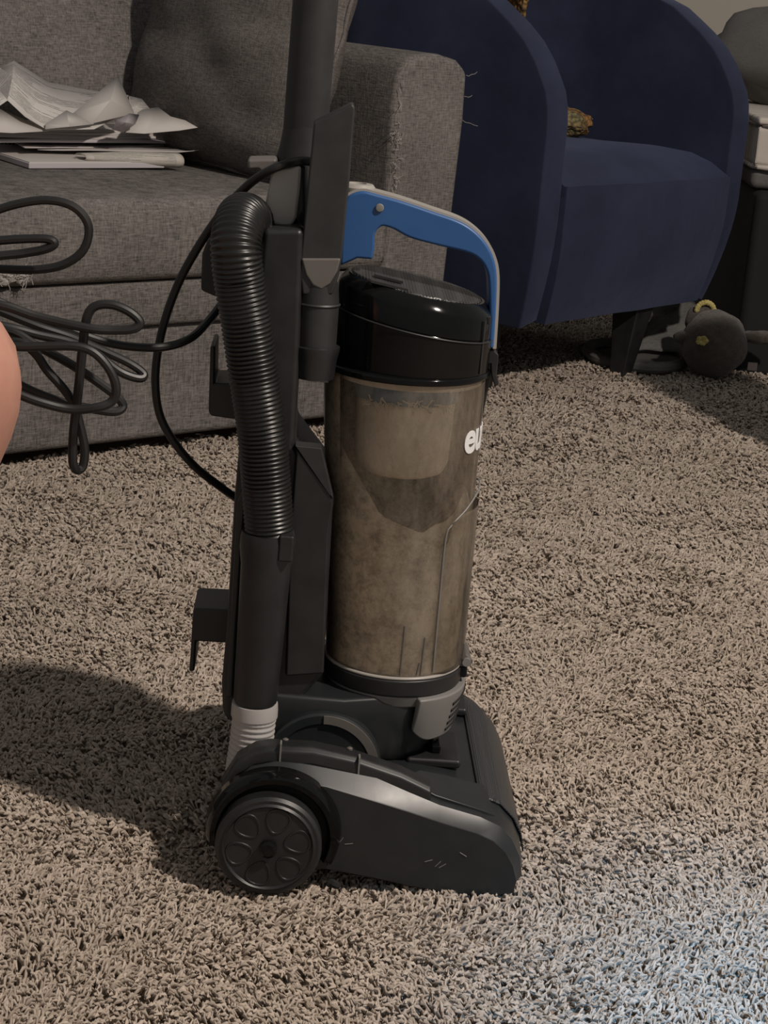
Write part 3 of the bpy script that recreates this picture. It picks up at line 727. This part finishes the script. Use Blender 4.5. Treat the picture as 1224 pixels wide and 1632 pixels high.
# --- spine that holds everything
sp = xz([(419, 365), (400, 560), (380, 720), (373, 800), (361, 1000), (353, 1090), (355, 1140), (380, 1165), (440, 1160), (514, 1078), (520, 1000), (531, 800), (526, 785), (470, 712), (478, 560), (484, 365)], -.072)
MB().prism(sp, -.072, .085).build('spine', M['black'], va, bevel=.006, segs=3)
sp2 = xz([(400, 560), (470, 560), (470, 712), (455, 1080), (362, 1085), (374, 800), (381, 720)], -.075)
tr = xz([(396, 760), (378, 800), (367, 1000), (360, 1110), (372, 1112), (378, 1000), (388, 850)], -.080)
MB().prism(tr, -.084, -.06).build('hose_trough', M['black'], va, bevel=.003)
wing = xz([(472, 712), (527, 785), (532, 800), (524, 850), (516, 1072), (455, 1076), (462, 850)], -.074)
MB().prism(wing, -.0785, -.03).build('cradle_wing', M['black'], va, bevel=.0025)
fc = xz([(470, 708), (512, 712), (531, 792), (524, 786)], -.074)
MB().prism(fc, -.080, -.06).build('wing_bevel', M['tool'], va, bevel=.001)
# --- dust bin
BC = Vector((-.0195, 0, 0))
def binC(z): t = (z - .185) / (.497 - .185); return (-.0105 + (-.0235 + .0105) * t, .0695 + (.0815 - .0695) * t)
bin_ = None
def shell_ring(z, dr=0, n=72, a0=0, a1=360):
    cx, r = binC(z); return [(cx + (r + dr) * math.cos(R(a0 + (a1 - a0) * k / (n if a1 - a0 >= 360 else n - 1))), (r + dr) * math.sin(R(a0 + (a1 - a0) * k / (n if a1 - a0 >= 360 else n - 1))), z) for k in range(n)]
zz = [.188, .20, .24, .28, .32, .36, .40, .44, .47, .492]
bin_ = MB().loft([shell_ring(z) for z in zz], False, False).build('dust_bin', M['clear'], va, sharp=80)
bin_['label'] = 'clear plastic dust bin coated in brown dust'
# raised facet panel on the front of the bin
def fp(u, v):
    a = -58 + 116 * u; z = .192 + .168 * v; z = min(z, .372 - .00055 * max(0, abs(a) - 20) ** 1.05 * 1.0 - (.02 if abs(a) > 50 else 0)); cx, r = binC(z)
    k = .0045 * min(1, min(u, 1 - u) * 9); return Vector((cx + (r + k) * math.cos(R(a)), (r + k) * math.sin(R(a)), z))
MB().grid(fp, 40, 20).build('front_panel', M['clear'], bin_, sharp=80)
m = MB()
def on_bin(a, z, dr): cx, r = binC(z); return Vector((cx + (r + dr) * math.cos(R(a)), (r + dr) * math.sin(R(a)), z))
ed = [on_bin(-57, .194, .0015), on_bin(-56, .27, .0015), on_bin(-54.5, .335, .0015), on_bin(-50, .349, .002), on_bin(-36, .362, .003), on_bin(-20, .374, .004), on_bin(-8, .380, .004), on_bin(8, .380, .004), on_bin(20, .374, .004), on_bin(36, .362, .003), on_bin(50, .349, .002), on_bin(56, .30, .0015), on_bin(57, .194, .0015)]
m.tube(smooth(ed, 5), .0009, 6).build('panel_edge', M['grey'], bin_)
for a, z0, z1 in ((-86, .192, .245), (-72.0, .192, .205), (-68.5, .192, .232)):
    MB().tube([on_bin(a, z0, .0003), on_bin(a + 2, z1, .0003)], .0008, 6).build('mould_seam', M['greydark'], bin_)
MB().loft([shell_ring(z, -.0016, 40, 10, 215) for z in (.34, .40, .44, .490)], False, False, False).build('dust_film', M['dust'], bin_, sharp=80)['label'] = 'dust caked on the far inner wall of the bin'
# contents: cyclone cone, band, packed dust
cxt = -.0195
cone = MB().lathe([(.001, .386), (.034, .386), (.043, .390), (.0475, .400), (.0485, .420), (.0495, .468)], (cxt, 0, 0), 'z', 56).build('cyclone_cone', M['dustcone'], bin_, sharp=50)
MB().lathe([(.0515, .4635), (.0520, .484), (.001, .484)], (cxt, 0, 0), 'z', 56).build('cyclone_band', M['bandblue'], bin_)
MB().lathe([(.074, .484), (.0765, .491), (.001, .491)], (cxt, 0, 0), 'z', 56).build('filter_seat', M['dustcone'], bin_)
m = MB(); v = []; nA, nZ = 72, 14
def htop(a):                        # height where the heap meets the wall, by angle: clings high on the rear left
    return interp(a, [(-180, .425), (-150, .418), (-125, .385), (-108, .358), (-92, .347), (-70, .343), (-50, .350), (-20, .372), (30, .37), (90, .36), (140, .40), (180, .425)])
rings = []
for j in range(nZ + 1):
    ring = []
    for k in range(nA):
        a = -180 + 360 * k / nA; h = htop(a) + .007 * noise.noise((a * .06, 3, 1)) + .004 * noise.noise((a * .2, 7, 1)); z = .189 + (h - .189) * j / nZ; cx, r = binC(z); q = .0025 + .0018 * noise.noise((math.cos(R(a)) * 3, math.sin(R(a)) * 3, z * 40)) + .006 * max(0, (z - h + .02) / .02)
        ring.append((cx + (r - q) * math.cos(R(a)), (r - q) * math.sin(R(a)), z))
    rings.append(ring)
for f in (.8, .6, .4, .2, .02):
    ring = []
    for k in range(nA):
        a = -180 + 360 * k / nA; h = htop(a); z = .335 + (h - .335) * f ** 1.6 - .018 * (1 - f) + .006 * noise.noise((f * math.cos(R(a)) * 4, f * math.sin(R(a)) * 4, 2)); cx, r = binC(h)
        ring.append((cx + (r - .008) * f * math.cos(R(a)), (r - .008) * f * math.sin(R(a)), z))
    rings.append(ring)
m.loft(rings).build('packed_dust', M['dust'], bin_, sharp=80)
m = MB()
for k in range(46):
    a = R(random.uniform(-150, -35)); z = .4645 + random.uniform(-.003, .002); p = Vector((cxt + .0525 * math.cos(a), .0525 * math.sin(a), z)); q = [p]
    d = Vector((random.uniform(-1, 1), random.uniform(-1, 0), random.uniform(-.7, .7)))
    for t in range(4): d = (d + Vector((random.uniform(-.8, .8), random.uniform(-.4, .4), random.uniform(-.8, .8)))).normalized(); q.append(q[-1] + d * .0028)
    m.tube(q, .0007, 5)
ln = m.build('lint_fringe', M['dustcone'], bin_); ln['kind'] = 'stuff'
# rims
def ring_part(name, m_, z0, z1, dr0, dr1, parent, segs=64):
    c0, r0 = binC(z0); c1, r1 = binC(z1); mb = MB()
    o = [[(c0 + (r0 + dr0) * math.cos(t), (r0 + dr0) * math.sin(t), z0) for t in [2 * math.pi * k / segs for k in range(segs)]],
         [(c1 + (r1 + dr1) * math.cos(t), (r1 + dr1) * math.sin(t), z1) for t in [2 * math.pi * k / segs for k in range(segs)]]]
    return mb.loft(o).build(name, m_, parent, bevel=.0022, segs=3)
ring_part('bin_rim', M['gloss'], .4915, .4985, .0035, .0030, bin_)
ring_part('bottom_lip', M['silver'], .1865, .1895, .0028, .0022, bin_)
ring_part('bin_base', M['black'], .1680, .1863, .0030, .0036, bin_)
ring_part('bin_seat', M['grey'], .1545, .1676, -.003, .0018, va)['label'] = 'grey ring under the bin'
# printed lettering on the front
fcu = bpy.data.curves.new('letters', 'FONT'); fcu.body = 'eureka'; fcu.size = .045; fcu.extrude = .0004; fcu.offset = .0012; fcu.align_x = 'CENTER'; fcu.space_character = .94; fcu.resolution_u = 5
fo = bpy.data.objects.new('letters', fcu); COL.objects.link(fo); bpy.context.view_layer.update()
lm = bpy.data.meshes.new_from_object(fo.evaluated_get(bpy.context.evaluated_depsgraph_get())); bpy.data.objects.remove(fo)
bm = bmesh.new(); bm.from_mesh(lm); bmesh.ops.triangulate(bm, faces=bm.faces[:])
bmesh.ops.subdivide_edges(bm, edges=[e for e in bm.edges if e.calc_length() > .006], cuts=2); bmesh.ops.triangulate(bm, faces=bm.faces[:])
for v in bm.verts:
    z = .4215 + v.co.y; cx, r = binC(z); a = v.co.x * 1.0 / r; v.co = Vector((cx + (r + .0008 + v.co.z) * math.cos(a), (r + .0008 + v.co.z) * math.sin(a), z))
bm.to_mesh(lm); bm.free(); lm.materials.clear(); lm.materials.append(M['white'])
lo = bpy.data.objects.new('lettering', lm); COL.objects.link(lo); lo.parent = bin_
# hinge clip low on the bin front, side lugs at the rim
c = VP(738, 1022, -.0)
MB().prism([(c.x - .012, .186), (c.x + .004, .186), (c.x + .0085, .1905), (c.x + .0085, .196), (c.x + .003, .2005), (c.x + .001, .213), (c.x - .005, .2145), (c.x - .010, .206)], -.020, .020).build('bin_clip', M['greydark'], bin_, bevel=.002)
MB().tube([(c.x + .0035, -.024, .1925), (c.x + .0035, .024, .1925)], .0045, 14).build('hinge_pin', M['grey'], bin_)
MB().box(c.x - .012, c.x + .006, -.016, .016, .172, .186).build('clip_foot', M['gloss'], bin_, bevel=.003)
c = VP(518, 590, -.045)
MB().box(c.x - .004, c.x + .004, -.052, -.040, c.z - .011, c.z + .010).build('side_lug', M['grey'], bin_, bevel=.001)

# --- lid with the filter, slanted top
LC = -.0185
def zt(x, d): return .5755 - .155 * (x - LC) - d
def lid_ring(r, d, n=72, z=None):
    out = []
    for k in range(n):
        t = 2 * math.pi * k / n; c_, s_ = math.cos(t), math.sin(t); x = LC + r * c_; y = r * s_; out.append((x, y, zt(x, d) if z is None else z))
    return out
lid = MB().loft([lid_ring(.0785, 0, z=.4985), lid_ring(.0790, .036), lid_ring(.0785, .035), lid_ring(.0775, .0335)]).build('lid', M['gloss'], va, sharp=20)
cov = MB().loft([lid_ring(.0768, .0336), lid_ring(.0778, .0325), lid_ring(.0776, .0125), lid_ring(.0765, .0095), lid_ring(.0695, .0012), lid_ring(.0680, 0)]).build('filter_cover', M['gloss'], va, sharp=25)
MB().loft([lid_ring(.0800, .0352), lid_ring(.0806, .0345), lid_ring(.0800, .0338)], False, False).build('lid_seam', M['tool'], lid)
MB().loft([lid_ring(.0655, -.0002), lid_ring(.0645, -.0016), lid_ring(.0600, -.0022)]).build('vent_grille', M['grille'], cov, sharp=25)
for a in (-33, 33):
    m = MB(); m.tube([(LC + .0792 * math.cos(R(a)), .0792 * math.sin(R(a)), .500), (LC + .0792 * math.cos(R(a)), .0792 * math.sin(R(a)), .552)], .0011, 6); m.build('panel_line', M['tool'], lid)
for a in (-21, -8, 8, 21):
    c_ = Vector((LC + .0765 * math.cos(R(a)), .0765 * math.sin(R(a)), zt(LC + .0765 * math.cos(R(a)), .010)))
    MB().box(c_.x - .003, c_.x + .0015, c_.y - .005, c_.y + .005, c_.z - .007, c_.z + .001).build('latch_notch', M['black'], cov, bevel=.001)
# two flat blades of the catch near the handle foot
for (x0, x1, y0, dz) in ((-.066, -.030, -.058, .001), (-.062, -.034, -.030, .003)):
    MB().loft([[(x0, y0, zt(x0, -dz)), (x1, y0 - .004, zt(x1, -dz)), (x1 - .006, y0 + .012, zt(x1, -dz)), (x0, y0 + .010, zt(x0, -dz))], [(x0, y0, zt(x0, -dz - .0025)), (x1, y0 - .004, zt(x1, -dz - .0025)), (x1 - .006, y0 + .012, zt(x1, -dz - .0025)), (x0, y0 + .010, zt(x0, -dz - .0025))]]).build('vent_blade', M['tool'], cov)

# --- blue carry handle: outer and inner outlines in the centre plane, extruded and rounded
outer = [(546, 330), (552, 316), (564, 308), (580, 305), (600, 310), (640, 321), (690, 338), (730, 352), (755, 367), (775, 388), (787, 412), (792, 440), (791, 490), (787, 556)]
inner = [(778, 556), (780, 500), (779, 450), (774, 428), (762, 412), (742, 402), (700, 392), (655, 380), (628, 366), (612, 361), (604, 364), (598, 374), (597, 395), (594, 414), (570, 412), (542, 424)]
hp = [(q.x, q.y) for q in smooth([(x, z, 0) for x, z in xz(outer, -.017)], 4)] + [(q.x, q.y) for q in smooth([(x, z, 0) for x, z in xz(inner[:-3], -.017)], 4)] + xz(inner[-3:], -.017)
hd = MB().prism(hp, -.017, .017).build('carry_handle', M['blue'], va, bevel=.0085, segs=4); hd['label'] = 'bright blue loop handle'
def offs(p, d):
    out = []
    for i in range(len(p)):
        a = Vector(p[max(i - 1, 0)]); b = Vector(p[min(i + 1, len(p) - 1)]); t = (b - a).normalized(); n_ = Vector((-t.y, t.x)); out.append((p[i][0] + n_.x * d, p[i][1] + n_.y * d))
    return out
oz = [(q.x, q.z) for q in smooth([(x, z, 0) for x, z in []] or [(0, 0, 0)], 1)] and [(v.x, v.y) for v in smooth([(x, z, 0) for x, z in xz(outer, -.014)], 4)]
up_, dn_ = offs(oz, .0026), offs(oz, -.0008)
m = MB(); m.loft([[(a[0], -.0135, a[1]), (a[0], .0135, a[1]), (b_[0], .0135, b_[1]), (b_[0], -.0135, b_[1])] for a, b_ in zip(up_, dn_)])
m.build('handle_trim', M['silver'], hd)['label'] = 'silver grey strip along the handle top'
c = VP(605, 331, -.017); MB().lathe([(.0042, -.0185), (.0034, -.0195), (.0012, -.0198)], (c.x, 0, c.z), 'y', 18).build('rivet', M['grey'], hd)
c = VP(568, 303, 0.0)
MB().lathe([(.017, -.012), (.0175, .003), (.015, .006), (.009, .0065), (.0085, .0045), (.001, .0045)], (c.x + .001, .004, c.z), 'z', 28).build('release_button', M['silver'], hd)['label'] = 'shiny round silver release button'
# front latch hook under the handle end
lh = xz([(775, 562), (786, 556), (795, 566), (792, 598), (796, 612), (789, 617), (783, 598), (782, 580), (774, 582)], -.012)
MB().prism(lh, -.012, .012).build('handle_latch', M['black'], va, bevel=.0015)
lh = xz([(775, 588), (782, 590), (779, 612), (768, 662), (763, 672), (764, 650)], .02)
MB().prism(lh, .012, .03).build('latch_arm', M['black'], va, bevel=.0015)

# --- grey exhaust lug with slots below the bin
def lug(u, v):
    a = -70 + 104 * u; e = min(u, 1 - u) * 5; drop = .050 * (1 - max(0, 1 - e) ** 2.4 * .28)
    z = .1672 - drop * v; r = .0735 - .010 * v ** 1.3; return Vector((-.0105 + r * math.cos(R(a)), r * math.sin(R(a)), z))
lg = MB().grid(lug, 28, 12).build('exhaust_cover', M['grey'], va, solid=.009, bevel=.0025, segs=3); lg['label'] = 'grey vent cover under the bin'
for k in range(5):
    z = .1535 - .0075 * k; pts = []
    for t in range(7):
        a = -34 + (30 - 1.0 * k) * t / 6; zz_ = z + .0055 * t / 6; r = .0737 - .010 * ((.1672 - zz_) / .05) ** 1.3 + .0043; pts.append((-.0105 + r * math.cos(R(a)), r * math.sin(R(a)), zz_))
    MB().tube(pts, .0017, 8).build('vent_slot', M['dark'], lg)

# --- wand and its collar
ax0, ax1 = VP(503, 0, .02), VP(489, 180, .02); dx = (ax0 - ax1); bot_ = ax1 - dx * .72; top_ = ax1 + dx * 2.6
MB().tube([bot_, bot_ + (top_ - bot_) * .5, top_], .0218, 32).build('wand_tube', M['matte'], va)
gl = smooth([top_, top_ + Vector((-.01, 0, .05)), top_ + Vector((-.055, 0, .11)), top_ + Vector((-.085, 0, .06)), top_ + Vector((-.06, 0, .01)), top_ + Vector((-.012, 0, -.02))], 8)
MB().tube(gl, .014, 16).build('grip', M['matte'], va)
cl = VP(482, 250, .02)
MB().tube([cl + Vector((.002, 0, .030)), cl + Vector((.001, 0, .010)), cl + Vector((0, 0, -.002)), cl + Vector((-.002, 0, -.08))], [.0219, .0235, .0255, .0258], 32).build('wand_collar', M['matte'], va)
MB().prism(xz([(440, 262), (490, 256), (492, 330), (488, 420), (420, 420), (416, 372), (470, 362)], .0), -.03, .05).build('neck', M['black'], va, bevel=.006)
pd = xz([(432, 280), (436, 268), (480, 264), (478, 300), (473, 345), (466, 358), (456, 361), (430, 356), (422, 350), (424, 320)], -.034)
MB().prism(pd, -.040, -.020).build('release_pedal', M['silver'], va, bevel=.003, segs=3)['label'] = 'flat grey release plate'
hk = xz([(395, 251), (442, 250), (442, 276), (425, 277), (412, 267), (396, 268)], .0)
MB().prism(hk, -.018, .018).build('cord_release', M['greydark'], va, bevel=.003)['label'] = 'dark grey cord release tab'

# --- cord hooks and brackets at the back
MB().prism(xz([(333, 377), (345, 372), (372, 470), (346, 468), (322, 458), (324, 400)], .0), -.02, .04).build('cord_hook', M['black'], va, bevel=.003)
MB().prism(xz([(337, 545), (345, 545), (344, 604), (372, 604), (420, 600), (420, 668), (338, 656), (334, 650)], .0), -.02, .045).build('cord_hook', M['black'], va, bevel=.0025)
MB().prism(xz([(310, 960), (316, 958), (400, 962), (400, 1016), (315, 1011), (312, 1059), (303, 1059), (305, 1040)], .0), -.022, .045).build('cord_hook', M['black'], va, bevel=.0025)

# --- ribbed hose, cuff and white hose end
def ribbed(path, r, pitch, amp, m_, name, parent, segs=28):
    path = [Vector(p) for p in path]; L_ = [0]
    for a, b_ in zip(path, path[1:]): L_.append(L_[-1] + (b_ - a).length)
    tot = L_[-1]; n = int(tot / pitch) * 5; pts = []; rad = []
    for i in range(n + 1):
        s = tot * i / n; k = max(j for j in range(len(L_)) if L_[j] <= s + 1e-9); k = min(k, len(path) - 2); f = (s - L_[k]) / max(1e-9, L_[k + 1] - L_[k])
        pts.append(path[k].lerp(path[k + 1], f)); rad.append(r * (1 - amp + amp * (math.sin(2 * math.pi * s / pitch) * .5 + .5) ** .7))
    return MB().tube(pts, rad, segs).build(name, m_, parent, sharp=80)
HY = -.100
hpx = [(430, 850), (424, 770), (417, 684), (404, 595), (391, 505), (382, 452), (376, 400)]
hpath = [VP(a, b_, HY) for a, b_ in hpx]; e = hpath[-1]
hpath += [e + Vector((.000, .012, .018)), e + Vector((.003, .036, .026)), e + Vector((.010, .066, .016)), e + Vector((.024, .092, -.020)), e + Vector((.045, .11, -.07))]
ribbed(smooth(hpath, 10), .0242, .0043, .085, M['hose'], 'hose', va)
cf = [VP(428, 850, HY), VP(424, 900, HY), VP(407, 1116, HY)]
MB().tube([cf[0] + Vector((0, 0, .002)), cf[0] + Vector((0, 0, -.004)), cf[0].lerp(cf[1], .5), cf[1], cf[2] + Vector((0, 0, .004)), cf[2]], [.0255, .0268, .0268, .0245, .0218, .0212], 32).build('hose_cuff', M['black'], va, sharp=50)
c = VP(452, 858, HY - .02); MB().box(c.x - .004, c.x + .010, c.y - .006, c.y + .02, c.z - .022, c.z + .004).build('cuff_clip', M['black'], va, bevel=.002)
w0, w1 = VP(406, 1128, HY), VP(398, 1215, HY)
MB().tube([w0 + Vector((0, 0, .006)), w0, w0 + Vector((0, 0, -.008)), w0 + Vector((0, 0, -.0085)), w0 + Vector((0, 0, -.010))], [.0226, .0232, .0232, .0222, .0222], 32).build('hose_ring', M['white_hose'], va, sharp=30)
ribbed([w0 + Vector((0, 0, -.010)), w0.lerp(w1, .55), w1 + Vector((-.002, 0, -.01))], .0222, .0058, .07, M['white_hose'], 'lower_hose', va)['label'] = 'whitish ribbed hose end'

# --- power cord: from the collar, around behind the spine, then the loose coil at the left
def CV(px, py, y): return VP(px, py, y)
c1 = [(500, 258, -.028), (478, 257, -.030), (448, 264, -.045), (420, 277, -.04), (392, 298, -.02), (355, 337, .0), (318, 390, .01), (286, 448, .015), (263, 510, .015), (250, 570, .015), (248, 620, .015), (256, 665, .02), (278, 705, .02), (310, 743, .03), (350, 775, .05), (385, 800, .09)]
MB().tube(smooth([CV(*p) for p in c1], 6), .0043, 12).build('power_cord', M['cord'], va)
Y0 = -.06
c2 = [(372, 455, .06), (352, 486, .05), (330, 514, .03), (302, 540, .0), (262, 553, -.01), (215, 553, -.02), (175, 547, -.03), (135, 535, -.04), (60, 506, -.05), (0, 482, -.06), (-60, 450, -.06),
      (-70, 380, -.06), (-30, 347, -.06), (20, 327, -.06), (75, 319, -.06), (118, 330, -.06), (141, 360, -.06), (133, 398, -.06), (100, 422, -.06), (50, 430, -.06), (-20, 428, -.06), (-80, 430, -.07),
      (-70, 390, -.075), (-20, 385, -.08), (35, 381, -.08), (75, 381, -.08), (87, 388, -.08), (72, 397, -.08), (35, 404, -.08), (-20, 412, -.085), (-70, 440, -.09), (-40, 480, -.09),
      (0, 496, -.09), (60, 520, -.09), (115, 538, -.085), (170, 562, -.085), (208, 580, -.085), (229, 596, -.085), (221, 603, -.09), (190, 592, -.095), (150, 562, -.10), (110, 545, -.10), (60, 534, -.105), (10, 521, -.11), (-60, 510, -.11), (-60, 535, -.11),
      (10, 527, -.12), (60, 552, -.12), (115, 582, -.12), (160, 612, -.12), (188, 634, -.12), (196, 648, -.12), (183, 656, -.125), (150, 652, -.13), (105, 643, -.13), (55, 625, -.13), (0, 600, -.13), (-60, 590, -.13), (-50, 560, -.135),
      (25, 545, -.14), (55, 562, -.14), (75, 590, -.14), (100, 618, -.14), (118, 645, -.14), (128, 680, -.14), (135, 715, -.14), (132, 743, -.14), (122, 749, -.145), (116, 735, -.15), (117, 690, -.15), (124, 630, -.15), (131, 560, -.15), (138, 508, -.15), (152, 488, -.15), (180, 486, -.15), (208, 498, -.15), (223, 514, -.15), (212, 524, -.152), (180, 526, -.155), (140, 523, -.16),
      (60, 505, -.16), (0, 486, -.165), (-70, 480, -.165), (-60, 540, -.165), (20, 552, -.17), (70, 552, -.17), (120, 552, -.17), (150, 562, -.17), (174, 588, -.17), (185, 618, -.17), (178, 640, -.17), (152, 650, -.175), (110, 652, -.175), (60, 640, -.18), (10, 622, -.18), (-80, 600, -.18)]
MB().tube(smooth([CV(*p) for p in c2], 5), .0043, 10).build('power_cord', M['cord'], va)['label'] = 'loose looped coil of black cord at the left'

# ------------------------------------------------------------------ crevice tool clipped on the side of the vacuum
ct = thing('crevice_tool', 'charcoal crevice tool with slanted tip, clipped upright to the vacuum', 'tool', VAC)
TY = -.052
nz = xz([(500, 196), (562, 165), (566, 172), (556, 300), (545, 412), (540, 440), (530, 470), (482, 470), (478, 440), (479, 410), (490, 300)], TY - .017)
MB().prism(nz, TY - .017, TY + .014).build('nozzle', M['tool'], ct, bevel=.0035, segs=3)
sc = xz([(480, 412), (543, 412), (538, 432), (527, 452), (512, 462), (498, 455), (487, 438)], TY - .019)
MB().prism(sc, TY - .0195, TY - .010).build('scoop', M['greydark'], ct, bevel=.002, segs=3)
p0, p1 = VP(508, 455, TY), VP(502, 562, TY)
MB().tube([p0 + Vector((0, 0, .004)), p0.lerp(p1, .25), p1], [.0185, .0205, .0200], 32).build('pipe', M['tool'], ct)
c = VP(507, 483, TY); MB().lathe([(.0208, -.0015), (.0218, 0), (.0208, .0015)], c, 'z', 32, cap=False).build('collar_ring', M['tool'], ct)
c = VP(503, 552, TY); MB().lathe([(.021, .002), (.0235, .001), (.0235, -.002), (.0215, -.012), (.020, -.030), (.004, -.034)], c, 'z', 32).build('tool_holder', M['black'], va)
